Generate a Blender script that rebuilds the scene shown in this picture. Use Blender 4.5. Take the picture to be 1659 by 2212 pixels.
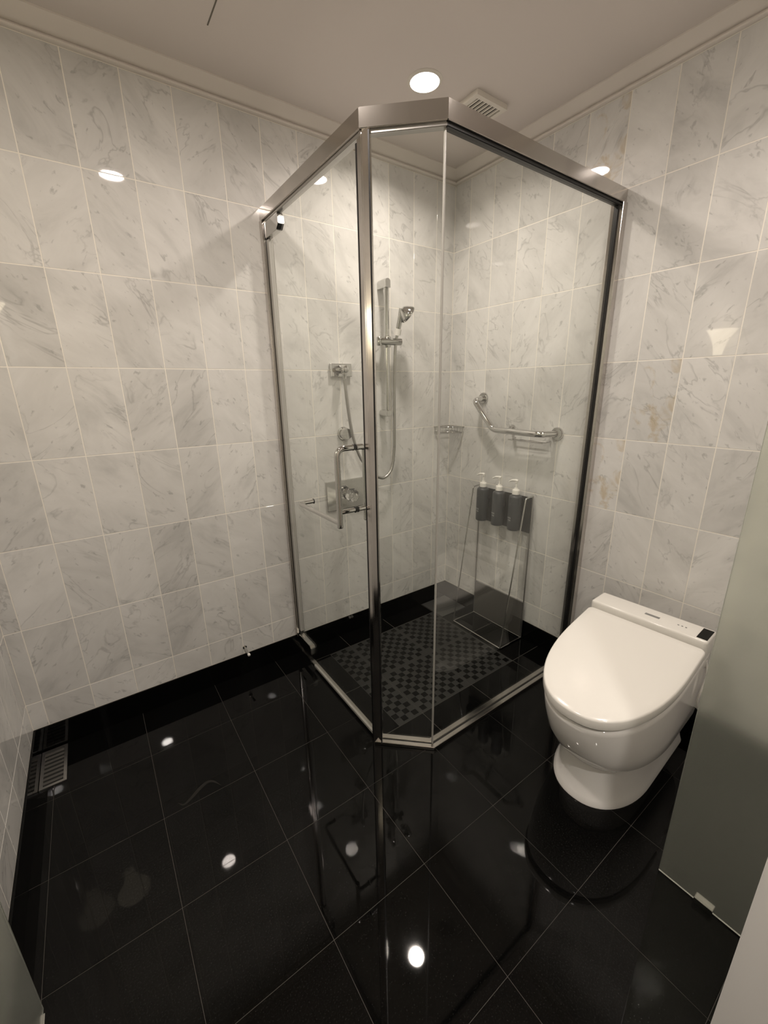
import bpy, bmesh, math, random
from mathutils import Vector, Matrix
random.seed(7)
for o in list(bpy.data.objects): bpy.data.objects.remove(o)
SC = bpy.context.scene
COL = SC.collection
PI = math.pi

# ------------------------------------------------------------------ camera
FPX, CX, CY, CZ = 895.78, 1.79857, 1.85710, 1.35717
YAW, PITCH, ROLL = 4.09976, -0.28985, -0.01677
fw = Vector((math.cos(PITCH)*math.cos(YAW), math.cos(PITCH)*math.sin(YAW), math.sin(PITCH)))
r0 = fw.cross(Vector((0, 0, 1))).normalized(); u0 = r0.cross(fw)
rt = r0*math.cos(ROLL) + u0*math.sin(ROLL); up = u0*math.cos(ROLL) - r0*math.sin(ROLL)
cd = bpy.data.cameras.new('camera'); cam = bpy.data.objects.new('camera', cd); COL.objects.link(cam)
cam.matrix_world = Matrix(((rt.x, up.x, -fw.x, CX), (rt.y, up.y, -fw.y, CY), (rt.z, up.z, -fw.z, CZ), (0, 0, 0, 1)))
cd.sensor_fit = 'VERTICAL'; cd.sensor_height = 24.0; cd.lens = 24.0*FPX/2212.0
cd.clip_start = 0.02
SC.camera = cam
# ------------------------------------------------------------------ world and exposure
W = bpy.data.worlds.new('world'); SC.world = W; W.use_nodes = True
W.node_tree.nodes['Background'].inputs[0].default_value = (0.9, 0.85, 0.75, 1)
W.node_tree.nodes['Background'].inputs[1].default_value = 0.05
SC.view_settings.view_transform = 'Standard'; SC.view_settings.look = 'None'
SC.view_settings.gamma = 1.0; SC.view_settings.use_curve_mapping = False
SC.view_settings.exposure = 0.40
LAMP = 6.6                        # watts of each ceiling downlight
LAMP_COL = (1.0, 0.885, 0.80)

# ------------------------------------------------------------------ helpers
def mat(name, base=(0.8, 0.8, 0.8), rough=0.5, metal=0.0, spec=0.5, trans=0.0, ior=1.5):
    m = bpy.data.materials.new(name); m.use_nodes = True
    b = m.node_tree.nodes['Principled BSDF']
    b.inputs['Base Color'].default_value = (*base, 1); b.inputs['Roughness'].default_value = rough
    b.inputs['Metallic'].default_value = metal; b.inputs['Specular IOR Level'].default_value = spec
    b.inputs['Transmission Weight'].default_value = trans; b.inputs['IOR'].default_value = ior
    return m
def nn(m, t, **kw):
    n = m.node_tree.nodes.new(t)
    for k, v in kw.items():
        if k in n.inputs.keys(): n.inputs[k].default_value = v
        else: setattr(n, k, v)
    return n
def ln(m, a, b): m.node_tree.links.new(a, b)
def ramp(m, fac, stops):
    r = nn(m, 'ShaderNodeValToRGB'); e = r.color_ramp.elements
    while len(e) < len(stops): e.new(0.5)
    for el, (p, c) in zip(e, stops): el.position = p; el.color = (*c, 1)
    ln(m, fac, r.inputs[0]); return r.outputs[0]
def mixc(m, mode, fac, a, b):
    x = nn(m, 'ShaderNodeMix', data_type='RGBA', blend_type=mode)
    for s, v in ((0, fac), (6, a), (7, b)):
        if hasattr(v, 'links'): ln(m, v, x.inputs[s])
        else: x.inputs[s].default_value = v if s == 0 else (*v, 1)
    return x.outputs[2]

def obj(name, bm, m, parent=None, smooth=None, loc=None):
    me = bpy.data.meshes.new(name)
    bmesh.ops.recalc_face_normals(bm, faces=bm.faces)
    bm.to_mesh(me); bm.free()
    if m: me.materials.append(m)
    if smooth:
        for p in me.polygons: p.use_smooth = True
        me.set_sharp_from_angle(angle=math.radians(smooth))
    return link(name, me, parent, loc)
def link(name, me, parent=None, loc=None):
    o = bpy.data.objects.new(name, me); COL.objects.link(o)
    if parent:
        o.parent = parent
        if not parent.get('local'): o.matrix_parent_inverse = Matrix.Translation(-Vector(parent.location))
    if loc: o.location = loc
    return o
def tag(o, label, cat, group=None):
    o['label'] = label; o['category'] = cat
    if group: o['group'] = group
    return o
def thing(name, loc, label, cat, group=None):
    o = bpy.data.objects.new(name, None); COL.objects.link(o); o.location = loc; o.empty_display_size = 0.05
    return tag(o, label, cat, group)
def struct(o): o['kind'] = 'structure'; return o

def box(bm, x0, x1, y0, y1, z0, z1, bev=0.0, seg=2):
    r = bmesh.ops.create_cube(bm, size=1.0); vs = r['verts']
    for v in vs:
        v.co = Vector((x0 if v.co.x < 0 else x1, y0 if v.co.y < 0 else y1, z0 if v.co.z < 0 else z1))
    if bev:
        es = list({e for v in vs for e in v.link_edges})
        bmesh.ops.bevel(bm, geom=es, offset=bev, segments=seg, affect='EDGES', profile=0.6)
    return bm
def prism(bm, poly, z0, z1):
    a = [bm.verts.new((x, y, z0)) for x, y in poly]; b = [bm.verts.new((x, y, z1)) for x, y in poly]
    n = len(poly); bm.faces.new(a[::-1]); bm.faces.new(b)
    for i in range(n): bm.faces.new((a[i], a[(i+1) % n], b[(i+1) % n], b[i]))
    return bm
def loft(bm, rings, cap0=True, cap1=True, closed=True):
    R = [[bm.verts.new(p) for p in r] for r in rings]; n = len(R[0])
    for a, b in zip(R, R[1:]):
        for i in range(n if closed else n-1):
            bm.faces.new((a[i], a[(i+1) % n], b[(i+1) % n], b[i]))
    if cap0: bm.faces.new(R[0][::-1])
    if cap1: bm.faces.new(R[-1])
    return bm
def fillet(pts, rad, n=6):
    P = [Vector(p) for p in pts]; out = [P[0]]
    for i in range(1, len(P)-1):
        a = (P[i-1]-P[i]); b = (P[i+1]-P[i]); r = min(rad, a.length*0.45, b.length*0.45)
        s = P[i]+a.normalized()*r; e = P[i]+b.normalized()*r
        for k in range(n+1):
            t = k/n; out.append(s*(1-t)**2 + P[i]*2*t*(1-t) + e*t*t)
    out.append(P[-1]); return out
def spline(pts, n=8):
    P = [Vector(p) for p in pts]; P = [2*P[0]-P[1]]+P+[2*P[-1]-P[-2]]; out = []
    for i in range(1, len(P)-2):
        for k in range(n):
            t = k/n; a, b, c, d = P[i-1:i+3]
            out.append(0.5*((2*b)+(c-a)*t+(2*a-5*b+4*c-d)*t*t+(3*b-a-3*c+d)*t**3))
    out.append(P[-2]); return out
def tube(bm, pts, r, n=12, caps=True, close=False):
    P = [Vector(p) for p in pts]; m = len(P)
    rr = r if isinstance(r, (list, tuple)) else [r]*m
    T = []
    for i in range(m):
        if close: t = P[(i+1) % m]-P[i-1]
        else: t = P[min(i+1, m-1)]-P[max(i-1, 0)]
        T.append(t.normalized())
    ref = Vector((0, 0, 1)) if abs(T[0].z) < 0.9 else Vector((1, 0, 0))
    u = T[0].cross(ref).normalized(); rings = []
    for i in range(m):
        u = (u - T[i]*u.dot(T[i])).normalized(); v = T[i].cross(u)
        rings.append([P[i]+(u*math.cos(2*PI*k/n)+v*math.sin(2*PI*k/n))*rr[i] for k in range(n)])
    if close: rings.append(rings[0])
    return loft(bm, rings, caps and not close, caps and not close)
def lathe(bm, prof, origin=(0, 0, 0), axis=(0, 0, 1), n=24):
    o = Vector(origin); a = Vector(axis).normalized()
    ref = Vector((1, 0, 0)) if abs(a.x) < 0.9 else Vector((0, 1, 0))
    u = a.cross(ref).normalized(); v = a.cross(u)
    rings = [[o+a*h+(u*math.cos(2*PI*k/n)+v*math.sin(2*PI*k/n))*max(r, 1e-4) for k in range(n)] for r, h in prof]
    return loft(bm, rings)
B = bmesh.new
def clip(poly, half):              # half-planes (a,b,c): keep a*x+b*y<=c
    for a, b, c in half:
        out = []
        for i in range(len(poly)):
            p, q = poly[i], poly[(i+1) % len(poly)]
            dp, dq = a*p[0]+b*p[1]-c, a*q[0]+b*q[1]-c
            if dp <= 0: out.append(p)
            if dp*dq < 0:
                t = dp/(dp-dq); out.append((p[0]+(q[0]-p[0])*t, p[1]+(q[1]-p[1])*t))
        poly = out
        if len(poly) < 3: return None
    ar = 0.5*abs(sum(poly[i][0]*poly[(i+1) % len(poly)][1]-poly[(i+1) % len(poly)][0]*poly[i][1] for i in range(len(poly))))
    return poly if ar > 1e-5 else None

# ------------------------------------------------------------------ materials
def marble(name, stain=0.0):
    m = mat(name, rough=0.028, spec=0.5); b = m.node_tree.nodes['Principled BSDF']
    tc = nn(m, 'ShaderNodeTexCoord'); oi = nn(m, 'ShaderNodeObjectInfo')
    wn = nn(m, 'ShaderNodeTexWhiteNoise', noise_dimensions='1D'); ln(m, oi.outputs['Random'], wn.inputs['W'])
    off = nn(m, 'ShaderNodeVectorMath', operation='SCALE'); off.inputs['Scale'].default_value = 40.0
    ln(m, wn.outputs['Color'], off.inputs[0])
    add = nn(m, 'ShaderNodeVectorMath', operation='ADD'); ln(m, tc.outputs['Object'], add.inputs[0]); ln(m, off.outputs[0], add.inputs[1])
    gt = nn(m, 'ShaderNodeMath', operation='GREATER_THAN'); ln(m, oi.outputs['Random'], gt.inputs[0]); gt.inputs[1].default_value = 0.32
    sg = nn(m, 'ShaderNodeMath', operation='MULTIPLY_ADD'); ln(m, gt.outputs[0], sg.inputs[0]); sg.inputs[1].default_value = 2.0; sg.inputs[2].default_value = -1.0
    cv = nn(m, 'ShaderNodeCombineXYZ'); ln(m, sg.outputs[0], cv.inputs[0]); cv.inputs[1].default_value = 1.0; cv.inputs[2].default_value = 1.0
    fl_ = nn(m, 'ShaderNodeVectorMath', operation='MULTIPLY'); ln(m, add.outputs[0], fl_.inputs[0]); ln(m, cv.outputs[0], fl_.inputs[1]); add = fl_
    mp = nn(m, 'ShaderNodeMapping', vector_type='TEXTURE'); mp.inputs['Rotation'].default_value = (0, math.radians(-45), 0); mp.inputs['Scale'].default_value = (1.7, 1, 0.75)
    ln(m, add.outputs[0], mp.inputs[0])
    def noise(vec, scale, detail, rough, dist=0.0):
        n = nn(m, 'ShaderNodeTexNoise'); n.inputs['Scale'].default_value = scale; n.inputs['Detail'].default_value = detail
        n.inputs['Roughness'].default_value = rough; n.inputs['Distortion'].default_value = dist
        ln(m, vec, n.inputs['Vector']); return n.outputs['Fac']
    def math_(op, a, bb, c=None):
        n = nn(m, 'ShaderNodeMath', operation=op)
        for i, v in enumerate((a, bb, c)):
            if v is None: continue
            if hasattr(v, 'links'): ln(m, v, n.inputs[i])
            else: n.inputs[i].default_value = v
        return n.outputs[0]
    cloud = noise(mp.outputs[0], 7.0, 5.0, 0.6, 0.6)
    c = ramp(m, cloud, [(0.25, (0.56, 0.555, 0.535)), (0.45, (0.69, 0.68, 0.655)), (0.70, (0.77, 0.76, 0.735))])
    # thin veins: ridge of a distorted noise, broken up by a second one
    v1 = noise(mp.outputs[0], 5.0, 4.0, 0.55, 1.2)
    ridge = math_('ABSOLUTE', math_('SUBTRACT', v1, 0.5), 0.0)
    vein = ramp(m, ridge, [(0.0, (1, 1, 1)), (0.008, (0.5, 0.5, 0.5)), (0.022, (0, 0, 0))])
    brk = ramp(m, noise(add.outputs[0], 6.0, 2.0, 0.5), [(0.46, (0, 0, 0)), (0.62, (1, 1, 1))])
    vf = math_('MULTIPLY', math_('MULTIPLY', vein, brk), 0.45)
    c = mixc(m, 'MIX', vf, c, (0.30, 0.30, 0.29))
    # short grey flecks along the same diagonal
    mp2 = nn(m, 'ShaderNodeMapping', vector_type='TEXTURE'); mp2.inputs['Rotation'].default_value = (0, math.radians(-50), 0); mp2.inputs['Scale'].default_value = (1.5, 1, 0.8)
    ln(m, add.outputs[0], mp2.inputs[0])
    fl = ramp(m, noise(mp2.outputs[0], 42.0, 3.0, 0.55, 0.4), [(0.63, (0, 0, 0)), (0.72, (1, 1, 1))])
    c = mixc(m, 'MIX', math_('MULTIPLY', fl, 0.50), c, (0.33, 0.33, 0.32))
    if stain:
        st = ramp(m, noise(tc.outputs['Object'], 11.0, 4.0, 0.6, 0.8), [(0.52, (0, 0, 0)), (0.66, (1, 1, 1))])
        c = mixc(m, 'MIX', math_('MULTIPLY', st, stain), c, (0.50, 0.36, 0.16))
    hv = nn(m, 'ShaderNodeHueSaturation'); ln(m, c, hv.inputs['Color'])
    ln(m, math_('MULTIPLY_ADD', wn.outputs['Value'], 0.15, 0.895), hv.inputs['Value'])
    ln(m, hv.outputs[0], b.inputs['Base Color'])
    return m
M_MARBLE = marble('polished_marble'); M_STAIN = marble('stained_marble', 0.5)
M_GROUT = mat('cream_grout', (0.88, 0.84, 0.76), 0.8)
def granite():
    m = mat('black_granite', (0.003, 0.003, 0.003), 0.035, spec=0.22); b = m.node_tree.nodes['Principled BSDF']
    tc = nn(m, 'ShaderNodeTexCoord'); n = nn(m, 'ShaderNodeTexNoise'); n.inputs['Scale'].default_value = 260.0
    n.inputs['Detail'].default_value = 2.0; ln(m, tc.outputs['Object'], n.inputs['Vector'])
    ln(m, ramp(m, n.outputs['Fac'], [(0.5, (0.0018, 0.0018, 0.0017)), (0.75, (0.008, 0.008, 0.0075))]), b.inputs['Base Color'])
    n2 = nn(m, 'ShaderNodeTexNoise'); n2.inputs['Scale'].default_value = 5.0; n2.inputs['Detail'].default_value = 4.0
    ln(m, tc.outputs['Object'], n2.inputs['Vector'])
    rr = nn(m, 'ShaderNodeMapRange'); rr.inputs['From Min'].default_value = 0.35; rr.inputs['From Max'].default_value = 0.75
    rr.inputs['To Min'].default_value = 0.015; rr.inputs['To Max'].default_value = 0.05
    ln(m, n2.outputs['Fac'], rr.inputs[0]); ln(m, rr.outputs[0], b.inputs['Roughness'])
    return m
M_GRANITE = granite()
M_FGROUT = mat('floor_grout', (0.065, 0.06, 0.052), 0.7)
M_ETCH = mat('etched_granite', (0.030, 0.030, 0.028), 0.5, spec=0.3)
def paint(name, col):
    m = mat(name, col, 0.75); b = m.node_tree.nodes['Principled BSDF']
    tc = nn(m, 'ShaderNodeTexCoord'); n = nn(m, 'ShaderNodeTexNoise'); n.inputs['Scale'].default_value = 350.0
    ln(m, tc.outputs['Object'], n.inputs['Vector']); bp = nn(m, 'ShaderNodeBump'); bp.inputs['Strength'].default_value = 0.06
    bp.inputs['Distance'].default_value = 0.001; ln(m, n.outputs['Fac'], bp.inputs['Height']); ln(m, bp.outputs[0], b.inputs['Normal'])
    return m
M_CEIL = paint('ceiling_paint', (0.68, 0.625, 0.585)); M_CORN = paint('cornice_paint', (0.74, 0.69, 0.635))
M_WHITE = paint('white_jamb_paint', (0.90, 0.885, 0.87)); M_HALL = paint('hall_paint', (0.42, 0.36, 0.28))
M_CHROME = mat('chrome', (0.64, 0.635, 0.62), 0.06, 1.0)
M_ALU = mat('satin_aluminium', (0.62, 0.59, 0.56), 0.13, 1.0)
M_STEEL = mat('brushed_steel', (0.50, 0.49, 0.47), 0.35, 1.0)
M_CERAM = mat('white_ceramic', (0.86, 0.84, 0.81), 0.05); M_LID = mat('ivory_plastic', (0.855, 0.835, 0.785), 0.14)
M_BLACK = mat('black_rubber', (0.006, 0.006, 0.006), 0.4); M_GBLACK = mat('black_gloss', (0.004, 0.004, 0.003), 0.15, spec=0.12)
M_SEAL = mat('clear_seal', (0.42, 0.41, 0.38), 0.25); M_GREY = mat('grey_print', (0.25, 0.25, 0.24), 0.5)
M_BOTTLE = mat('charcoal_plastic', (0.040, 0.043, 0.045), 0.38); M_PUMP = mat('white_plastic', (0.86, 0.84, 0.79), 0.3)
M_PRINT = mat('white_print', (0.62, 0.62, 0.60), 0.6); M_PRINT2 = mat('faint_print', (0.16, 0.16, 0.16), 0.6)
M_PLATE = mat('dark_plate', (0.016, 0.016, 0.015), 0.45); M_GPLATE = mat('grey_plate', (0.085, 0.08, 0.072), 0.35)
M_VENT = mat('vent_plastic', (0.72, 0.68, 0.61), 0.5); M_VDARK = mat('vent_shadow_gap', (0.05, 0.045, 0.035), 0.9)
M_CRACK = mat('ceiling_seam', (0.16, 0.145, 0.12), 0.9); M_CRYSTAL = mat('clear_acrylic', (0.95, 0.95, 0.95), 0.04, trans=1.0, ior=1.49)
def glass(name, tint):
    m = bpy.data.materials.new(name); m.use_nodes = True; nt = m.node_tree
    nt.nodes.remove(nt.nodes['Principled BSDF']); out = nt.nodes['Material Output']
    tr = nn(m, 'ShaderNodeBsdfTransparent'); tr.inputs[0].default_value = (*tint, 1)
    gl = nn(m, 'ShaderNodeBsdfGlossy'); gl.inputs['Roughness'].default_value = 0.01; gl.inputs[0].default_value = (1, 1, 1, 1)
    ge = nn(m, 'ShaderNodeNewGeometry'); dt = nn(m, 'ShaderNodeVectorMath', operation='DOT_PRODUCT')   # Schlick reflectance, the same on both faces
    ln(m, ge.outputs['Normal'], dt.inputs[0]); ln(m, ge.outputs['Incoming'], dt.inputs[1])
    ab = nn(m, 'ShaderNodeMath', operation='ABSOLUTE'); ln(m, dt.outputs['Value'], ab.inputs[0])
    iv = nn(m, 'ShaderNodeMath', operation='SUBTRACT'); iv.inputs[0].default_value = 1.0; ln(m, ab.outputs[0], iv.inputs[1])
    pw = nn(m, 'ShaderNodeMath', operation='POWER'); ln(m, iv.outputs[0], pw.inputs[0]); pw.inputs[1].default_value = 5.0
    fr = nn(m, 'ShaderNodeMath', operation='MULTIPLY_ADD'); ln(m, pw.outputs[0], fr.inputs[0]); fr.inputs[1].default_value = 0.96; fr.inputs[2].default_value = 0.04
    mx = nn(m, 'ShaderNodeMixShader'); ln(m, fr.outputs[0], mx.inputs[0]); ln(m, tr.outputs[0], mx.inputs[1]); ln(m, gl.outputs[0], mx.inputs[2])
    ln(m, mx.outputs[0], out.inputs[0]); return m
M_GLASS = glass('clear_glass', (0.972, 0.982, 0.968))
M_FROST = mat('frosted_glass', (0.93, 0.96, 0.88), 0.19, trans=0.88, ior=1.35)
def emit(name, col, s):
    m = bpy.data.materials.new(name); m.use_nodes = True; nt = m.node_tree
    nt.nodes.remove(nt.nodes['Principled BSDF']); e = nn(m, 'ShaderNodeEmission')
    e.inputs[0].default_value = (*col, 1); e.inputs[1].default_value = s; ln(m, e.outputs[0], nt.nodes['Material Output'].inputs[0]); return m
M_LAMP = emit('downlight_glow', LAMP_COL, 26.0); M_SHADE = emit('lampshade_glow', (1.0, 0.86, 0.62), 6.0)

# ------------------------------------------------------------------ the room
XW, YF, YH, ZC = 2.172, 1.8117, 3.4, 2.41
OPEN = 0.95
_tile = {}
def tile_mesh(w, h, t, bev, m):
    k = (round(w, 4), round(h, 4), t, m.name)
    if k not in _tile:
        bm = B(); box(bm, -w/2, w/2, -t, 0, -h/2, h/2)
        es = [e for e in bm.edges if all(abs(v.co.y) < 1e-6 for v in e.verts)]
        bmesh.ops.bevel(bm, geom=es, offset=bev, segments=1, affect='EDGES')
        bmesh.ops.recalc_face_normals(bm, faces=bm.faces)
        me = bpy.data.meshes.new('tile'); bm.to_mesh(me); bm.free(); me.materials.append(m); _tile[k] = me
    return _tile[k]
def wall_tiles(wall, ucuts, vcuts, place, rot, m=None, stains=(), t=0.0016, g=0.0016, name='tile'):
    for i in range(len(ucuts)-1):
        for j in range(len(vcuts)-1):
            u0, u1, v0, v1 = ucuts[i], ucuts[i+1], vcuts[j], vcuts[j+1]
            w, h = u1-u0-2*g, v1-v0-2*g
            if w < 0.004 or h < 0.004: continue
            u, v = (u0+u1)/2, (v0+v1)/2
            mm = m or M_MARBLE
            if any(u0 < su < u1 and v0 < sv < v1 for su, sv in stains): mm = M_STAIN
            o = link(name, tile_mesh(w, h, t, 0.0005, mm), wall)
            o.location = (*place(u), v); o.rotation_euler = (0, 0, rot)
def cuts(a, b, start, pitch):
    c = [a]; k = math.ceil((a-start)/pitch-1e-6)
    while start+k*pitch < b-0.004:
        if start+k*pitch > a+0.004: c.append(start+k*pitch)
        k += 1
    return c+[b]
TT = 0.0016
ROWS = [0.108]+[0.2230+0.305*k for k in range(8)]          # last one is 2.358
bm = B(); box(bm, -0.12, XW+0.12, -0.12, -0.0005, -0.05, ZC+0.05); wall_back = struct(obj('wall_back', bm, M_GROUT))
wall_tiles(wall_back, cuts(0, XW, 0.1280, 0.15337), ROWS, lambda u: (u, 0.0), 0.0)
bm = B(); box(bm, -0.12, -0.0005, -0.0005, YH+0.12, -0.05, ZC+0.05); wall_right = struct(obj('wall_right', bm, M_GROUT))
wall_tiles(wall_right, cuts(0, YF, 1.0314, 0.15337), ROWS, lambda u: (0.0, u), -PI/2,
           stains=[(0.80, 2.2), (1.09, 1.36), (0.97, 0.88)])
bm = B(); box(bm, XW+0.0005, XW+0.12, -0.0005, YH+0.12, -0.05, ZC+0.05); wall_left = struct(obj('wall_left', bm, M_GROUT))
wall_tiles(wall_left, cuts(0, YF+0.128, 0.095, 0.15337), ROWS, lambda u: (XW, u), PI/2)
# entrance partition with its white jamb, lintel over the opening, hall beyond
bm = B(); box(bm, 0, OPEN, YF, YF+0.13, 0, ZC, 0.004, 2); wall_front = struct(obj('wall_front', bm, M_WHITE))
bm = B(); box(bm, OPEN, XW, YF, YF+0.13, 2.20, ZC); obj('lintel', bm, M_WHITE, wall_front)
bm = B(); box(bm, -0.12, XW+0.12, YH, YH+0.1, -0.05, ZC+0.05); struct(obj('wall_hall', bm, M_HALL))
bm = B(); box(bm, -0.12, XW+0.12, -0.12, YH+0.1, ZC, ZC+0.08); ceiling = struct(obj('ceiling', bm, M_CEIL))
bm = B(); box(bm, 1.2825, 1.2865, 0.247, 1.10, ZC-0.0006, ZC); obj('seam', bm, M_CRACK, ceiling)

# cornice, one mitred length for each wall
prof = [(0, 2.3585), (0.011, 2.3585), (0.0145, 2.361), (0.0155, 2.365), (0.0135, 2.369), (0.007, 2.3705), (0.007, 2.3745), (0.015, 2.3755), (0.022, 2.379), (0.040, 2.397), (0.047, 2.402), (0.050, 2.405), (0.050, ZC), (0, ZC)]
def corn(i, f0, f1):
    bm = B(); loft(bm, [[f0(d, z) for d, z in prof], [f1(d, z) for d, z in prof]]); struct(obj('trim_%d' % i, bm, M_CORN, smooth=40))
corn(1, lambda d, z: (d, d, z), lambda d, z: (XW-d, d, z))
corn(2, lambda d, z: (d, YF, z), lambda d, z: (d, d, z))
corn(3, lambda d, z: (XW-d, d, z), lambda d, z: (XW-d, YF, z))

# black skirting, in lengths
BT = 0.007
def skirting(name, a, b, start, place, rot, boxargs):
    bm = B(); box(bm, *boxargs); s = struct(obj(name, bm, M_GRANITE))
    wall_tiles(s, cuts(a, b, start, 0.305), [0.0, 0.108], place, rot, m=M_GRANITE, t=0.003, g=0.0006, name='skirting_tile')
skirting('baseboard_back', 0, XW, 1.207-0.305*4, lambda u: (u, BT), 0.0, (0, XW, 0, BT-0.0015, 0.0005, 0.1072))
skirting('baseboard_right', BT, YF, 0.278, lambda u: (BT, u), -PI/2, (0, BT-0.0015, BT, YF, 0.0005, 0.1072))
skirting('baseboard_left', BT, YF, 0.278, lambda u: (XW-BT, u), PI/2, (XW-BT+0.0015, XW, BT, YF, 0.0005, 0.1072))

# floor: granite tiles over a grout bed; the shower has its own grid with etched tiles
SX, SY = 1.062, 0.890                                       # shower edge lines
P1, P2 = (1.062, 0.742), (0.905, 0.890)
bm = B(); box(bm, -0.12, XW+0.12, -0.12, YH+0.1, -0.06, -0.0008); floor = struct(obj('floor', bm, M_FGROUT))
dx, dy = P2[0]-P1[0], P2[1]-P1[1]
cn = (-dy, dx); cc = cn[0]*P1[0]+cn[1]*P1[1]
if cn[0]*0+cn[1]*0 > cc: cn, cc = (-cn[0], -cn[1]), -cc     # inside of the shower is <= cc
SHOWER = [(1, 0, SX), (0, 1, SY), (cn[0], cn[1], cc), (-1, 0, 0), (0, -1, 0)]
OUTS = [[(-1, 0, -SX)], [(1, 0, SX), (0, -1, -SY)], [(1, 0, SX), (0, 1, SY), (-cn[0], -cn[1], -cc)]]
G = 0.0006
def floor_cell(x0, x1, y0, y1, regions, G):
    rc = [(x0+G, y0+G), (x1-G, y0+G), (x1-G, y1-G), (x0+G, y1-G)]
    polys = [q for q in (clip(rc, h) for h in regions) if q]
    if not polys: return None
    tot = sum(0.5*abs(sum(q[i][0]*q[(i+1) % len(q)][1]-q[(i+1) % len(q)][0]*q[i][1] for i in range(len(q)))) for q in polys)
    cx, cy = (x0+x1)/2, (y0+y1)/2
    if tot > 0.998*(x1-x0-2*G)*(y1-y0-2*G) and len(polys) == 1:
        k = ('f', round(x1-x0, 4), round(y1-y0, 4))
        if k not in _tile:
            bm = B(); a, b = (x1-x0)/2-G, (y1-y0)/2-G; box(bm, -a, a, -b, b, -0.002, 0)
            es = [e for e in bm.edges if all(abs(v.co.z) < 1e-6 for v in e.verts)]
            bmesh.ops.bevel(bm, geom=es, offset=0.0005, segments=1, affect='EDGES')
            bmesh.ops.recalc_face_normals(bm, faces=bm.faces)
            me = bpy.data.meshes.new('floor_tile'); bm.to_mesh(me); bm.free(); me.materials.append(M_GRANITE); _tile[k] = me
        return link('floor_tile', _tile[k], floor, (cx, cy, 0))
    bm = B()
    for q in polys: prism(bm, [(x-cx, y-cy) for x, y in q], -0.002, 0)
    return obj('floor_tile', bm, M_GRANITE, floor, loc=(cx, cy, 0))
gx = cuts(0, XW, 1.207, 0.3045); gy = cuts(0, YH, 0.2785, 0.305)
for i in range(len(gx)-1):
    for j in range(len(gy)-1): floor_cell(gx[i], gx[i+1], gy[j], gy[j+1], OUTS, G)
sx = [0, 0.2145, 0.5185, 0.8225, 1.10]; sy = [0, 0.125, 0.430, 0.735, 0.95]
# dried smear on the floor tiles
P = spline([(1.768, 0.552, 0), (1.752, 0.570, 0), (1.724, 0.557, 0), (1.698, 0.540, 0), (1.668, 0.528, 0), (1.647, 0.539, 0), (1.629, 0.572, 0)], 6)
bm = B(); n_ = len(P); L_, R_ = [], []
for i, p in enumerate(P):
    d = (P[min(i+1, n_-1)]-P[max(i-1, 0)]).normalized(); w = 0.0065*math.sin(PI*(i+0.6)/(n_+0.2))
    L_.append((p.x-d.y*w, p.y+d.x*w)); R_.append((p.x+d.y*w, p.y-d.x*w))
prism(bm, L_+R_[::-1], 0.0001, 0.0003); obj('smear', bm, mat('dried_smear', (0.014, 0.013, 0.011), 0.4, spec=0.2), floor)
# each etched tile: a matt grey panel with polished squares left standing in it
NC, BORD = 10, 0.010; CELL = (0.3045-2*BORD)/NC
bm = B(); s = CELL*0.47; prism(bm, [(-s, -s), (s, -s), (s, s), (-s, s)], 0.0002, 0.0008); ms = bpy.data.meshes.new('polished_square')
bmesh.ops.recalc_face_normals(bm, faces=bm.faces); bm.to_mesh(ms); bm.free(); ms.materials.append(M_GRANITE)
for i in range(4):
    for j in range(4):
        t = floor_cell(sx[i], sx[i+1], sy[j], sy[j+1], [SHOWER], 0.0015)
        if not t or not (1 <= i <= 3 and 1 <= j <= 2): continue
        ncol = NC if i < 3 else 4
        x0, y0, y1 = sx[i]+0.0012, sy[j]+0.0012, sy[j+1]-0.0012
        x1 = sx[i+1]-0.0012 if i < 3 else sx[i]+0.1265
        bm = B(); box(bm, x0-t.location.x, x1-t.location.x, y0-t.location.y, y1-t.location.y, -0.001, 0.0003)
        e = obj('etched_panel', bm, M_ETCH); e.parent = t
        for a in range(ncol):
            for b in range(NC):
                if (a+b+i) % 2: continue
                q = bpy.data.objects.new('polished_square', ms); COL.objects.link(q); q.parent = t
                q.location = (sx[i]+BORD+(a+0.5)*CELL-t.location.x, sy[j]+BORD+(b+0.5)*CELL-t.location.y, 0)

# ------------------------------------------------------------------ shower enclosure
enc = thing('shower_enclosure', (0.5, 0.45, 0), 'neo-angle corner shower enclosure of clear glass in a silver metal frame', 'shower enclosure')
def offs(poly, d):                 # offset an open polyline to its left by d, with mitres
    out = []
    for i, p in enumerate(poly):
        ns = []
        for a, b in ((i-1, i), (i, i+1)):
            if 0 <= a and b < len(poly):
                v = Vector((poly[b][0]-poly[a][0], poly[b][1]-poly[a][1])).normalized(); ns.append(Vector((-v.y, v.x)))
        n = ns[0] if len(ns) == 1 else (ns[0]+ns[1])/(1+ns[0].dot(ns[1]))
        out.append((p[0]+n.x*d, p[1]+n.y*d))
    return out
LINE = [(1.062, 0.0), (1.062, 0.742), (0.905, 0.890), (0.0, 0.890)]     # glass centre line
def rail(name, i, a, b, z0, z1, m):
    o, n = offs(LINE, -a), offs(LINE, b); bm = B()
    prism(bm, [o[i], o[i+1], n[i+1], n[i]], z0, z1)
    es = [e for e in bm.edges if abs(e.verts[0].co.z-e.verts[1].co.z) < 1e-6]
    bmesh.ops.bevel(bm, geom=es, offset=0.0015, segments=2, affect='EDGES')
    return obj(name, bm, m, enc)
for i in range(3): rail('header_rail', i, 0.018, 0.018, 2.006, 2.052, M_ALU)
for i in (0, 1, 2):
    rail('glazing_bead', i, 0.011, 0.011, 1.996, 2.0055, M_BLACK if i == 2 else M_STEEL)
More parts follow.
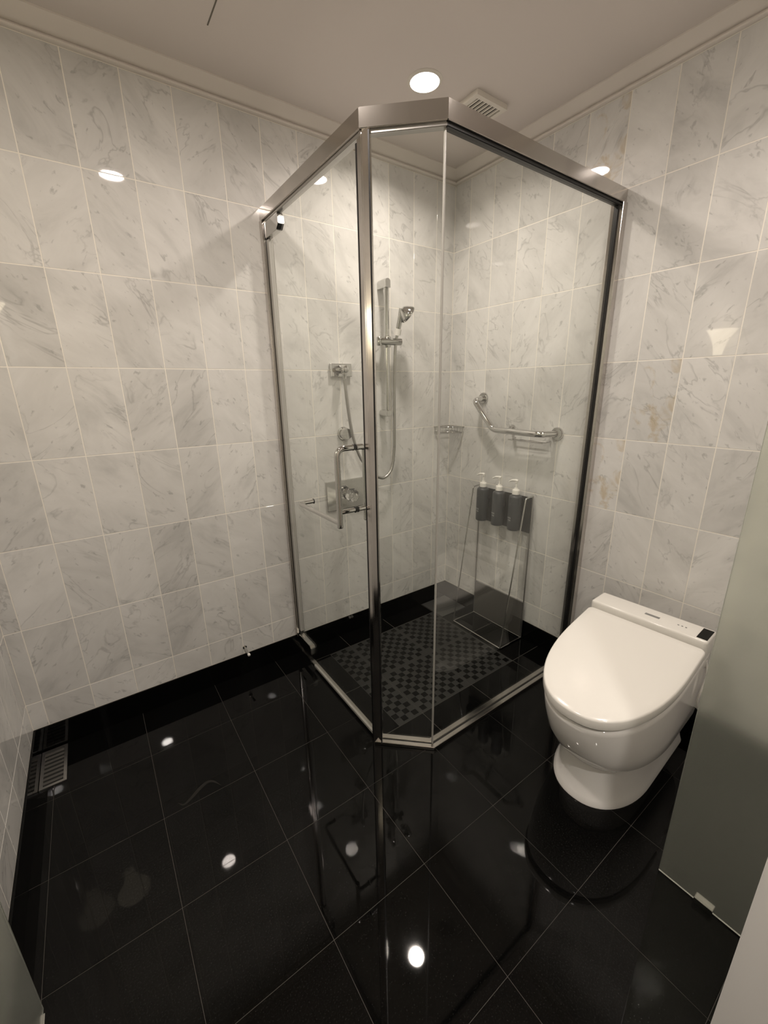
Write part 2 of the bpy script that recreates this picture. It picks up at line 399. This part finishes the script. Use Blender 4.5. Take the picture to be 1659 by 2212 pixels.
for i in (1, 2):
    rail('bottom_channel', i, 0.022, -0.005, 0.0006, 0.016, M_ALU); rail('bottom_channel', i, -0.005, 0.026, 0.0006, 0.013, M_ALU)
    rail('glazing_bead', i, 0.0045, 0.0045, 0.0007, 0.011, M_BLACK)
rail('threshold_strip', 0, -0.004, 0.024, 0.0006, 0.010, M_ALU)
# panes
def pane(i, t, z0, z1, e0, e1, name='glass_pane', m=M_GLASS):
    a, b = Vector(LINE[i]), Vector(LINE[i+1]); d = (b-a).normalized(); n = Vector((-d.y, d.x))
    a = a+d*e0; b = b-d*e1; bm = B()
    prism(bm, [tuple(a+n*t), tuple(b+n*t), tuple(b-n*t), tuple(a-n*t)], z0, z1)
    return obj(name, bm, m, enc)
pane(1, 0.004, 0.008, 2.003, 0.020, 0.004); pane(2, 0.004, 0.008, 2.003, 0.003, 0.012)
bm = B(); box(bm, 0.9025, 0.9085, 0.887, 0.8935, 0.014, 1.998, 0.002); obj('silicone_joint', bm, M_SEAL, enc, smooth=40)
# strike post between the door and the angled pane
bm = B(); prism(bm, [(1.070, 0.7195), (1.0725, 0.747), (1.062, 0.772), (1.046, 0.757), (1.046, 0.7195)], 0.0006, 2.0058)
bmesh.ops.bevel(bm, geom=[e for e in bm.edges if abs(e.verts[0].co.z-e.verts[1].co.z) > 1], offset=0.003, segments=2, affect='EDGES')
obj('strike_post', bm, M_ALU, enc)
bm = B(); prism(bm, [(1.0625, 0.7725), (1.0655, 0.7695), (1.0685, 0.7725), (1.0655, 0.7755)], 0.014, 1.998); obj('post_gasket', bm, M_BLACK, enc)
# wall jambs
bm = B(); box(bm, 1.040, 1.084, 0.0004, 0.026, 0.109, 2.0058, 0.002); obj('wall_jamb', bm, M_ALU, enc)
bm = B(); box(bm, 1.054, 1.070, 0.0262, 0.031, 0.109, 2.0, 0.0); obj('jamb_gasket', bm, M_BLACK, enc)
bm = B(); box(bm, 0.0004, 0.030, 0.866, 0.914, 0.109, 2.0058, 0.002); obj('wall_jamb', bm, M_ALU, enc)
bm = B(); box(bm, 0.0302, 0.036, 0.882, 0.898, 0.109, 1.996, 0.0); obj('jamb_gasket', bm, M_BLACK, enc)
bm = B(); box(bm, 0.0075, 0.030, 0.866, 0.914, 0.0165, 0.1085, 0.002); obj('wall_jamb', bm, M_ALU, enc)
# hinged door with pivots, seals, pull handle and towel bar
bm = B(); box(bm, 1.058, 1.066, 0.034, 0.7125, 0.016, 1.990); door = obj('door_pane', bm, M_GLASS, enc)
bm = B(); box(bm, 1.0555, 1.0695, 0.7127, 0.7185, 0.016, 1.990); obj('door_seal', bm, M_BLACK, door)
bm = B(); box(bm, 1.053, 1.071, 0.0312, 0.052, 0.150, 1.935, 0.002); obj('hinge_seal', bm, M_SEAL, door)
bm = B(); box(bm, 1.0575, 1.0665, 0.18, 0.7125, 0.0105, 0.022); obj('door_sweep', bm, M_SEAL, door)
for z0, z1 in ((1.940, 1.995), (0.060, 0.125)):
    bm = B(); prism(bm, [(0.0315, z0), (0.150, z0), (0.172, z0+0.018), (0.172, z1-0.012), (0.160, z1), (0.0315, z1)], 1.050, 1.075)
    for v in bm.verts: v.co = Vector((v.co.z, v.co.x, v.co.y))
    bmesh.ops.bevel(bm, geom=list(bm.edges), offset=0.002, segments=2, affect='EDGES'); obj('hinge', bm, M_CHROME, door)
HX, HY = 0.068, 0.638
for sgn, nm in ((1, 'outer'), (-1, 'inner')):
    x0 = 1.062+sgn*0.0045; x1 = 1.062+(HX if sgn > 0 else -0.042)
    bm = B(); tube(bm, fillet([(x0, HY, 1.166), (x1, HY, 1.166), (x1, HY, 0.900 if sgn > 0 else 0.91)], 0.034 if sgn > 0 else 0.03, 8), 0.0105, 16)
    tube(bm, fillet([(x0, HY, 0.945), (x1-sgn*0.002, HY, 0.945)], 0.02), 0.0085, 16)
    h = obj('pull_handle', bm, M_CHROME, door, smooth=50)
    bm = B(); lathe(bm, [(0.0, -0.006), (0.0100, -0.006), (0.0108, -0.003), (0.0108, 0.008), (0.0096, 0.009)], (x1, HY, 0.895 if sgn > 0 else 0.905)); obj('end_cap', bm, M_CHROME, door, smooth=40)
    for z in (1.166, 0.945):
        bm = B(); lathe(bm, [(0.0112, 0), (0.0112, 0.0025)], (x0-sgn*0.0003, HY, z), (sgn, 0, 0)); obj('rubber_washer', bm, M_BLACK, door, smooth=40)
TX = 1.062+HX
bm = B(); tube(bm, fillet([(TX, HY-0.006, 0.905), (TX, 0.300, 0.905), (1.0665, 0.300, 0.905)], 0.022, 8), 0.0088, 16); obj('towel_bar', bm, M_CHROME, door, smooth=50)
bm = B(); lathe(bm, [(0.0108, 0), (0.0108, 0.0025)], (1.0662, 0.300, 0.905), (1, 0, 0)); obj('rubber_washer', bm, M_BLACK, door, smooth=40)

# ------------------------------------------------------------------ shower fittings on the back wall
E0 = 0.0002
def flange(bm, o, ax, r, h): lathe(bm, [(r, E0), (r, h*0.5), (r*0.86, h)], o, ax, 24)
t = thing('shower_rail', (0.497, 0, 1.54), 'vertical chrome shower slide rail fixed to the tiled wall by the corner', 'shower rail')
bm = B(); tube(bm, [(0.497, 0.056, 1.225), (0.497, 0.056, 1.845)], 0.012, 16); obj('rail', bm, M_CHROME, t, smooth=50)
bm = B()
rings = []
for y in (E0, 0.006, 0.064, 0.070):
    k = 1.0 if 0.004 < y < 0.066 else 0.93
    rings.append([(0.497+k*a, y, 1.842+k*b) for a, b in [(-0.016, -0.022), (0.016, -0.022)]+[(0.016*math.cos(q), 0.006+0.014*math.sin(q)) for q in [PI*i/8 for i in range(9)]]])
loft(bm, rings); obj('bracket', bm, M_CHROME, t, smooth=40)
bm = B(); lathe(bm, [(0.017, E0), (0.0175, 0.004), (0.0175, 0.064), (0.0150, 0.070)], (0.497, 0, 1.232), (0, 1, 0)); obj('bracket', bm, M_CHROME, t, smooth=40)
bm = B(); lathe(bm, [(0.017, -0.026), (0.019, -0.022), (0.019, 0.022), (0.017, 0.026)], (0.497, 0.056, 1.578)); s_ = obj('slider', bm, M_CHROME, t, smooth=40)
bm = B(); tube(bm, [(0.545, 0.062, 1.578), (0.425, 0.074, 1.580)], [0.018, 0.017], 16); obj('holder_arm', bm, M_CHROME, t, smooth=40)
bm = B(); lathe(bm, [(0.012, -0.02), (0.014, -0.017), (0.014, 0.017), (0.012, 0.02)], (0.548, 0.062, 1.578)); obj('clamp_knob', bm, M_CHROME, t, smooth=40)

hs = thing('hand_shower', (0.45, 0.08, 1.6), 'chrome hand shower in its holder with a looping metal hose', 'hand shower')
a, b = Vector((0.4535, 0.078, 1.598)), Vector((0.446, 0.115, 1.725))
d = (b-a).normalized()
bm = B(); tube(bm, [a+d*0.042, a+d*0.06, a+d*0.10, b], [0.0125, 0.013, 0.0135, 0.016], 16); obj('handle', bm, M_CHROME, hs, smooth=50)
bm = B(); tube(bm, [a+d*0.012, a+d*0.0415], 0.0165, 16); obj('white_collar', bm, M_PUMP, hs, smooth=40)
bm = B(); tube(bm, [a-d*0.012, a+d*0.0118], 0.0085, 12); obj('hose_nut', bm, M_CHROME, hs, smooth=40)
hc = Vector((0.432, 0.122, 1.708)); ax = Vector((-0.74, 0.22, -0.55))
bm = B(); lathe(bm, [(0.0, -0.026), (0.016, -0.024), (0.027, -0.013), (0.038, 0.003), (0.0435, 0.014), (0.0435, 0.020), (0.039, 0.0235), (0.0, 0.0235)], hc, ax, 28); hd = obj('spray_head', bm, M_CHROME, hs, smooth=35)
bm = B(); lathe(bm, [(0.033, 0.0236), (0.033, 0.025)], hc, ax, 24); obj('spray_plate', bm, M_STEEL, hd, smooth=35)
bm = B(); tube(bm, spline([(0.4545, 0.073, 1.585), (0.456, 0.068, 1.52), (0.456, 0.060, 1.35), (0.457, 0.058, 1.15), (0.459, 0.056, 1.03), (0.478, 0.055, 0.935), (0.530, 0.055, 0.893), (0.590, 0.055, 0.917), (0.640, 0.055, 0.968), (0.681, 0.055, 1.030), (0.712, 0.055, 1.120), (0.728, 0.055, 1.20), (0.742, 0.056, 1.31), (0.749, 0.056, 1.402)], 8), 0.0078, 10); obj('hose', bm, M_STEEL, hs, smooth=60)

t = thing('hose_outlet', (0.742, 0, 1.445), 'small rectangular chrome wall plate feeding the shower hose', 'wall outlet')
bm = B(); box(bm, 0.684, 0.800, 0.0002, 0.018, 1.414, 1.474, 0.003); obj('plate', bm, M_CHROME, t)
bm = B(); lathe(bm, [(0.020, 0.0182), (0.020, 0.040), (0.016, 0.072), (0.010, 0.076)], (0.747, 0, 1.447), (0, 1, 0)); obj('spout', bm, M_CHROME, t, smooth=40)
bm = B(); lathe(bm, [(0.010, 0.0), (0.010, 0.012), (0.012, 0.016), (0.012, 0.028)], (0.749, 0.056, 1.404)); obj('nut', bm, M_CHROME, t, smooth=40)
t = thing('flow_knob', (0.737, 0, 1.141), 'round chrome control knob on the tiles below the hose outlet', 'knob')
bm = B(); lathe(bm, [(0.034, E0), (0.0345, 0.006), (0.030, 0.008)], (0.737, 0, 1.141), (0, 1, 0)); obj('rosette', bm, M_CHROME, t, smooth=40)
bm = B(); lathe(bm, [(0.027, 0.0082), (0.029, 0.036), (0.026, 0.043), (0.0, 0.044)], (0.737, 0, 1.141), (0, 1, 0)); obj('handle', bm, M_CHROME, t, smooth=40)
t = thing('mixer_valve', (0.732, 0, 0.826), 'shower mixer with wide chrome plate and faceted clear knob', 'shower mixer')
bm = B(); box(bm, 0.608, 0.856, 0.0002, 0.012, 0.748, 0.905, 0.003); obj('plate', bm, M_CHROME, t)
bm = B(); lathe(bm, [(0.030, 0.0122), (0.026, 0.030), (0.012, 0.032)], (0.732, 0, 0.828), (0, 1, 0)); obj('valve_collar', bm, M_CHROME, t, smooth=40)
bm = B(); lathe(bm, [(0.018, 0.0325), (0.034, 0.042), (0.038, 0.056), (0.032, 0.072), (0.018, 0.078)], (0.732, 0, 0.828), (0, 1, 0), 9); kn = obj('faceted_knob', bm, M_CRYSTAL, t)
bm = B(); lathe(bm, [(0.010, 0.0782), (0.010, 0.081)], (0.732, 0, 0.828), (0, 1, 0)); obj('screw_cap', bm, M_CHROME, kn, smooth=40)

# corner basket
t = thing('corner_basket', (0.05, 0.05, 1.11), 'small quarter-round chrome wire soap basket in the shower corner', 'basket')
def arc(r, z, n=14): return [(0.004+r*math.cos(PI/2*i/n), 0.004+r*math.sin(PI/2*i/n), z) for i in range(n+1)]
for z, r in ((1.136, 0.122), (1.108, 0.118)):
    bm = B(); tube(bm, [(0.004, 0.004, z)]+arc(r, z)+[(0.004, 0.004, z)], 0.0028, 8); obj('rim', bm, M_CHROME, t, smooth=50)
for k in range(11):
    q = PI/2*(k+0.5)/11
    bm = B(); tube(bm, [(0.004+0.121*math.cos(q), 0.004+0.121*math.sin(q), 1.136), (0.004+0.117*math.cos(q), 0.004+0.117*math.sin(q), 1.108)], 0.0016, 6); obj('wire', bm, M_CHROME, t)
for k in range(6):
    y = 0.014+k*0.018; bm = B(); tube(bm, [(0.005, y, 1.108), (0.004+math.sqrt(max(0.118**2-(y-0.004)**2, 0.0004)), y, 1.108)], 0.0016, 6); obj('wire', bm, M_CHROME, t)

# grab bar on the right wall with a small wire soap rack below
t = thing('grab_bar', (0, 0.48, 1.2), 'angled chrome grab bar on the right shower wall', 'grab bar')
bm = B(); tube(bm, fillet([(0.004, 0.262, 1.297), (0.072, 0.262, 1.286), (0.072, 0.398, 1.142), (0.072, 0.680, 1.138), (0.004, 0.722, 1.140)], 0.024, 8), 0.0150, 16); obj('bar', bm, M_CHROME, t, smooth=50)
for y, z in ((0.262, 1.297), (0.722, 1.140)):
    bm = B(); flange(bm, (0, y, z), (1, 0, 0), 0.031, 0.012); obj('flange', bm, M_CHROME, t, smooth=40)
bm = B(); flange(bm, (0, 0.466, 1.150), (1, 0, 0), 0.018, 0.010); tube(bm, [(0.008, 0.466, 1.150), (0.064, 0.500, 1.148)], 0.008, 12); obj('support', bm, M_CHROME, t, smooth=40)
t = thing('soap_rack', (0.04, 0.6, 1.11), 'little chrome wire soap rack hanging under the grab bar', 'rack')
bm = B(); tube(bm, fillet([(0.002, 0.490, 1.106), (0.002, 0.490, 1.098), (0.062, 0.490, 1.098), (0.062, 0.690, 1.098), (0.002, 0.690, 1.098), (0.002, 0.690, 1.106)], 0.006, 4), 0.0028, 8); obj('frame', bm, M_CHROME, t, smooth=50)
for x in (0.018, 0.034, 0.050):
    bm = B(); tube(bm, [(x, 0.4905, 1.098), (x, 0.6895, 1.098)], 0.0020, 6); obj('wire', bm, M_CHROME, t)

# free-standing caddy with three pump bottles
t = thing('bottle_stand', (0.1, 0.457, 0), 'free-standing chrome wire stand holding toiletry bottles in the shower', 'stand')
YA, YB = 0.283, 0.633
bm = B(); tube(bm, fillet([(0.192, YA, 0.0056), (0.192, YB, 0.0056), (0.0160, YB, 0.0056), (0.0160, YA, 0.0056), (0.192, YA, 0.0056)], 0.006, 4), 0.0042, 8); obj('base_frame', bm, M_CHROME, t, smooth=50)
for y in (YA, YB):
    bm = B(); tube(bm, [(0.0160, y, 0.006), (0.0160, y, 0.822)], 0.0040, 8); obj('upright', bm, M_STEEL, t, smooth=50)
    bm = B(); tube(bm, fillet([(0.192, y, 0.006), (0.074, y, 0.818), (0.0160, y, 0.824)], 0.012, 6), 0.0040, 8); obj('front_rod', bm, M_CHROME, t, smooth=50)
bm = B(); box(bm, 0.0205, 0.0245, YA, YB, 0.625, 0.815, 0.001); obj('bottle_plate', bm, M_PLATE, t)
bm = B(); box(bm, 0.0122, 0.0200, YA+0.004, YB-0.004, 0.012, 0.222, 0.001); obj('lower_plate', bm, M_GPLATE, t)
for y in (0.352, 0.462, 0.569):
    bm = B(); box(bm, 0.0246, 0.0375, y-0.012, y+0.012, 0.735, 0.755, 0.001); obj('bottle_clip', bm, M_PLATE, t)

def text_mesh(body, size, R, align='RIGHT'):
    cu = bpy.data.curves.new('lettering', 'FONT'); cu.body = body; cu.size = size; cu.align_x = align; cu.resolution_u = 2
    ob = bpy.data.objects.new('lettering_tmp', cu); COL.objects.link(ob)
    dg = bpy.context.evaluated_depsgraph_get(); me = bpy.data.meshes.new_from_object(ob.evaluated_get(dg))
    bpy.data.objects.remove(ob); bpy.data.curves.remove(cu)
    bm = B(); bm.from_mesh(me); bpy.data.meshes.remove(me)
    bmesh.ops.subdivide_edges(bm, edges=[e for e in bm.edges if e.calc_length() > 0.003], cuts=2)
    for v in bm.verts:                                     # wrap on the bottle, reading along +y, facing +x
        q = v.co.x/R; v.co = Vector((R*math.cos(q), R*math.sin(q), v.co.y))
    return bm
BR = 0.0325
def bottle(y, label):
    zb = 0.640
    t = thing('pump_bottle', (0.071, y, zb), label, 'bottle', 'charcoal pump bottles on the shower stand')
    t['local'] = 1
    bm = B(); lathe(bm, [(0.0, 0.0), (BR-0.004, 0.0), (BR-0.001, 0.002), (BR, 0.006), (BR, 0.172), (BR-0.002, 0.180), (BR-0.008, 0.185), (0.017, 0.187), (0.016, 0.190), (0, 0.190)], n=32); obj('bottle_body', bm, M_BOTTLE, t, smooth=40)
    bm = B(); lathe(bm, [(0.0185, 0.1902), (0.0185, 0.210), (0.0165, 0.211), (0.0165, 0.214), (0.010, 0.216), (0.009, 0.222), (0.0, 0.222)], n=24); obj('collar', bm, M_PUMP, t, smooth=40)
    bm = B(); lathe(bm, [(0.0045, 0.2222), (0.0040, 0.246), (0.0075, 0.250), (0.0075, 0.254), (0, 0.254)], n=16); obj('pump_stem', bm, M_PUMP, t, smooth=40)
    bm = B(); P = [(0.0, 0.008, 0.2585), (0.0, -0.006, 0.2605), (0.002, -0.026, 0.2575), (0.003, -0.042, 0.2500)]
    tube(bm, spline(P, 4), [0.0068]*5+[0.0058]*4+[0.0042]*4, 10); obj('pump_nozzle', bm, M_PUMP, t, smooth=60)
    for body, z, s, x, m in (('WHITE', 0.064, 0.0115, 0.009, M_PRINT), ('TEA', 0.0515, 0.0115, 0.009, M_PRINT)):
        bm = text_mesh(body, s, BR+0.0002)
        for v in bm.verts:
            c, s2 = math.cos(x/BR-0.15), math.sin(x/BR-0.15); v.co = Vector((v.co.x*c-v.co.y*s2, v.co.x*s2+v.co.y*c, v.co.z+z))
        obj('lettering', bm, m, t)
    for z, q0, q1 in ((0.143, -0.75, -0.02), (0.137, -0.6, -0.05), (0.043, -0.55, 0.0)):
        bm = B(); n = 10
        r = [[(rr*math.cos(q0+(q1-q0)*i/n), rr*math.sin(q0+(q1-q0)*i/n), zz) for i in range(n+1)] for rr, zz in ((BR+0.0002, z), (BR+0.0002, z+0.0014))]
        loft(bm, r, False, False, closed=False); obj('small_print', bm, M_PRINT2, t)
bottle(0.352, 'charcoal pump bottle on the stand, nearest the shower corner')
bottle(0.462, 'charcoal pump bottle in the middle of the row of three')
bottle(0.569, 'charcoal pump bottle on the stand, nearest the toilet')

# ------------------------------------------------------------------ toilet
t = thing('toilet', (0.224, 1.295, 0), 'white floor-standing toilet with closed ivory lid and electronic seat unit', 'toilet')
t.rotation_euler = (0, 0, 0.055); t['local'] = 1
def dring(L, w, xs, ex, zf, rear=0.0, n=18, rc=0.03, v=0.0):
    pts = []
    for k in range(n+1):
        q = PI/2*k/n; pts.append((xs+(L-xs)*math.sin(q)**(2/ex), w*math.cos(q)**(2/ex)))
    left = [(rear+rc*(1-math.cos(PI/2*k/5)), w-rc+rc*math.sin(PI/2*k/5)) for k in range(6)]
    h = left+pts
    full = h+[(x, -y) for x, y in h[::-1][1:]]
    return [(x, y+v, zf(x)) for x, y in full]
LZ = lambda dz: (lambda x: 0.488-0.175*x+dz)
def lidr(ins, dz): return dring(0.513-ins, 0.20-ins, 0.131, 2.34, LZ(dz), ins, rc=max(0.02-ins, 0.004))
bm = B(); loft(bm, [lidr(0.006, -0.036), lidr(0.001, -0.033), lidr(0, -0.028), lidr(0, -0.006), lidr(0.0015, -0.002), lidr(0.005, 0), lidr(0.03, 0.0008)]); obj('lid', bm, M_LID, t, smooth=50)
bm = B(); loft(bm, [lidr(0.012, -0.046), lidr(0.010, -0.0365)]); obj('seat', bm, M_GREY, t, smooth=50)
def br(L, w, z, xs=0.13, ex=2.3, rear=-0.10, slope=0.0, v=0.0): return dring(L, w, xs, ex, lambda x: z-slope*x, rear, rc=0.03, v=v)
bm = B(); loft(bm, [br(0.360, 0.115, 0.140, v=0.012), br(0.398, 0.150, 0.142, v=0.012), br(0.424, 0.168, 0.153, v=0.011), br(0.445, 0.180, 0.180, v=0.010, slope=0.01), br(0.472, 0.190, 0.25, slope=0.06, v=0.006), br(0.494, 0.1945, 0.350, slope=0.13, v=0.002), br(0.503, 0.196, 0.416, slope=0.170), br(0.504, 0.196, 0.428, slope=0.175), br(0.499, 0.193, 0.4365, slope=0.175), br(0.486, 0.185, 0.4385, slope=0.175)]); obj('bowl', bm, M_CERAM, t, smooth=60)
PV = 0.016
bm = B(); loft(bm, [br(0.437, 0.150, z, 0.19, 2.2, -0.14, v=PV) for z in (0.0006, 0.006)]+[br(0.428, 0.144, 0.022, 0.18, 2.2, -0.14, v=PV), br(0.416, 0.137, 0.05, 0.17, 2.2, -0.14, v=PV), br(0.405, 0.131, 0.095, 0.17, 2.2, -0.14, v=PV), br(0.399, 0.128, 0.142, 0.17, 2.2, -0.14, v=PV)]); obj('pedestal', bm, M_CERAM, t, smooth=60)
bm = B(); box(bm, -0.119, -0.010, -0.201, 0.195, 0.425, 0.510, 0.010, 3); u = obj('seat_unit', bm, M_LID, t, smooth=40)
bm = B(); box(bm, -0.105, -0.022, 0.158, 0.190, 0.5098, 0.5112, 0.0005); obj('sensor_window', bm, M_GBLACK, u)
bm = B(); box(bm, -0.066, -0.052, -0.018, 0.032, 0.5099, 0.5108, 0.0003); obj('badge', bm, M_GREY, u)
for y in (0.092, 0.104, 0.116):
    bm = B(); lathe(bm, [(0.0032, 0.0), (0.0032, 0.0006)], (-0.062, y, 0.5101), n=10); obj('indicator', bm, M_GREY, u)
bm = B(); box(bm, -0.118, 0.10, -0.150, 0.150, 0.15, 0.424, 0.02, 3); obj('rear_housing', bm, M_CERAM, t, smooth=40)
bm = B(); tube(bm, spline([(-0.06, 0.19, 0.43), (-0.05, 0.205, 0.36), (-0.02, 0.202, 0.27), (-0.08, 0.21, 0.20), (-0.195, 0.225, 0.215)], 6), 0.004, 8); obj('power_cord', bm, M_PUMP, t, smooth=60)

# ------------------------------------------------------------------ ceiling fittings
def downlight(x, y, label, watts, spread=150, col=LAMP_COL):
    t = thing('ceiling_downlight', (x, y, ZC), label, 'ceiling light', 'round ceiling downlights')
    bm = B(); n = 40
    rings = [[(x+r*math.cos(2*PI*k/n), y+r*math.sin(2*PI*k/n), z) for k in range(n)] for r, z in ((0.052, ZC-0.0005), (0.0525, ZC-0.005), (0.058, ZC-0.005), (0.064, ZC-0.0005))]
    loft(bm, rings+[rings[0]], False, False); obj('trim_ring', bm, M_VENT, t, smooth=40)
    bm = B(); lathe(bm, [(0.052, 0.0), (0.052, 0.0025)], (x, y, ZC-0.0040), n=40); obj('lamp_disc', bm, M_LAMP, t)
    ld = bpy.data.lights.new('downlight_beam', 'AREA'); ld.shape = 'DISK'; ld.size = 0.102; ld.energy = watts; ld.color = col; ld.spread = math.radians(spread)
    lo = bpy.data.objects.new('downlight_beam', ld); COL.objects.link(lo); lo.parent = t; lo.location = (0, 0, -0.0045)
downlight(0.585, 0.430, 'round glowing ceiling downlight above the shower door header', LAMP*0.76, 150)
downlight(1.465, 0.955, 'round ceiling downlight over the open floor, mirrored in the left wall', LAMP*1.15, 172)
downlight(0.555, 1.400, 'round ceiling downlight straight above the toilet', LAMP*0.36, 125)
downlight(1.675, 2.62, 'round ceiling downlight in the hall beyond the doorway', LAMP*1.5, 160, (1.0, 0.93, 0.86))
t = thing('exhaust_vent', (0.32, 0.465, ZC), 'white square slatted exhaust vent in the ceiling', 'vent')
VX0, VX1, VY0, VY1 = 0.232, 0.400, 0.362, 0.512
bm = B()
for a in ((VX0, VX1, VY0, VY0+0.018), (VX0, VX1, VY1-0.018, VY1), (VX0, VX0+0.018, VY0+0.018, VY1-0.018), (VX1-0.018, VX1, VY0+0.018, VY1-0.018)):
    box(bm, *a, ZC-0.018, ZC-0.0005)
obj('frame', bm, M_VENT, t)
bm = B(); box(bm, VX0+0.018, VX1-0.018, VY0+0.018, VY1-0.018, ZC-0.002, ZC-0.0006); obj('grille_back', bm, M_VDARK, t)
for k in range(7):
    x = VX0+0.027+k*0.0185; bm = B(); prism(bm, [(x-0.0035, ZC-0.015), (x+0.0025, ZC-0.015), (x+0.0035, ZC-0.010), (x-0.0025, ZC-0.010)], VY0+0.018, VY1-0.018)
    for v in bm.verts: v.co = Vector((v.co.x, v.co.z, v.co.y))
    obj('slat', bm, M_VENT, t)

# ------------------------------------------------------------------ floor fittings, wall stop
t = thing('floor_grate', (2.125, 0.115, 0), 'small rectangular metal floor grate in the corner by the left wall', 'grate')
X0, X1, Y0, Y1 = 2.083, 2.1635, 0.016, 0.215
bm = B()
for a in ((X0, X1, Y0, Y0+0.010), (X0, X1, Y1-0.010, Y1), (X0, X0+0.010, Y0+0.010, Y1-0.010), (X1-0.010, X1, Y0+0.010, Y1-0.010)): box(bm, *a, 0.0004, 0.006)
obj('frame', bm, M_STEEL, t)
bm = B(); box(bm, X0+0.010, X1-0.010, Y0+0.010, Y1-0.010, 0.0004, 0.0014); obj('grate_bed', bm, M_PLATE, t)
for k in range(8):
    y = Y0+0.022+k*0.0215; bm = B(); box(bm, X0+0.010, X1-0.010, y-0.0055, y+0.0055, 0.0015, 0.004); obj('slat', bm, M_GPLATE, t)
bm = B(); box(bm, 0.012, 0.2130, 0.012, 0.206, 0.0004, 0.0035, 0.001); tag(obj('drain_cover', bm, mat('dull_steel', (0.11, 0.11, 0.105), 0.45, 0.6)), 'flat grey drain cover plate in the shower floor corner', 'drain cover')
t = thing('door_stop', (1.349, 0, 0.142), 'short chrome peg sticking out of the wall above the black skirting', 'door stop')
bm = B(); lathe(bm, [(0.010, E0), (0.010, 0.003), (0.007, 0.005)], (1.349, 0, 0.142), (0, 1, -0.12)); obj('rosette', bm, M_CHROME, t, smooth=40)
bm = B(); lathe(bm, [(0.0052, 0.005), (0.0052, 0.058), (0.0045, 0.060)], (1.349, 0, 0.142), (0, 1, -0.12)); obj('peg', bm, M_CHROME, t, smooth=40)
bm = B(); lathe(bm, [(0.0066, 0.0602), (0.0066, 0.068), (0.004, 0.070)], (1.349, 0, 0.142), (0, 1, -0.12)); obj('tip', bm, M_PUMP, t, smooth=40)

# ------------------------------------------------------------------ frosted glass
t = thing('frosted_panel', (0.665, 1.71, 0), 'fixed frosted green glass screen standing beside the toilet', 'glass panel')
bm = B(); box(bm, 0.660, 0.670, 1.607, 1.8105, 0.004, 2.05, 0.0015); fp = obj('frosted_pane', bm, M_FROST, t)
bm = B(); box(bm, 0.652, 0.678, 1.695, 1.738, 0.0006, 0.020, 0.002); obj('floor_clip', bm, M_CHROME, t)
t = thing('frosted_door', (2.12, 1.35, 0), 'frosted glass door folded open against the left wall', 'door')
bm = B(); box(bm, 2.113, 2.123, 0.915, 1.780, 0.008, 2.08, 0.0015); obj('frosted_pane', bm, M_FROST, t)
for z in (0.012, 1.90):
    bm = B(); box(bm, 2.107, 2.160, 1.715, 1.779, z, z+0.05, 0.002); obj('hinge', bm, M_CHROME, t)
bm = B(); box(bm, 2.109, 2.127, 0.930, 0.965, 0.0008, 0.014, 0.001); obj('bottom_guide', bm, M_CHROME, t)

# ------------------------------------------------------------------ wall lamp on the left wall (seen mirrored in the right wall)
t = thing('wall_lamp', (XW, 0.63, 1.55), 'glowing flared shade wall lamp, mirrored in the tiles above the toilet', 'wall lamp')
bm = B(); lathe(bm, [(0.028, 0.0), (0.031, 0.03), (0.039, 0.07), (0.053, 0.11), (0.074, 0.148), (0.092, 0.172)], (2.072, 0.63, 1.552), n=36); obj('shade', bm, M_SHADE, t, smooth=50)
bm = B(); flange(bm, (XW, 0.63, 1.52), (-1, 0, 0), 0.035, 0.015); tube(bm, fillet([(XW-0.012, 0.63, 1.52), (2.072, 0.63, 1.515), (2.072, 0.63, 1.5515)], 0.02, 6), 0.007, 12); obj('arm', bm, M_CHROME, t, smooth=40)
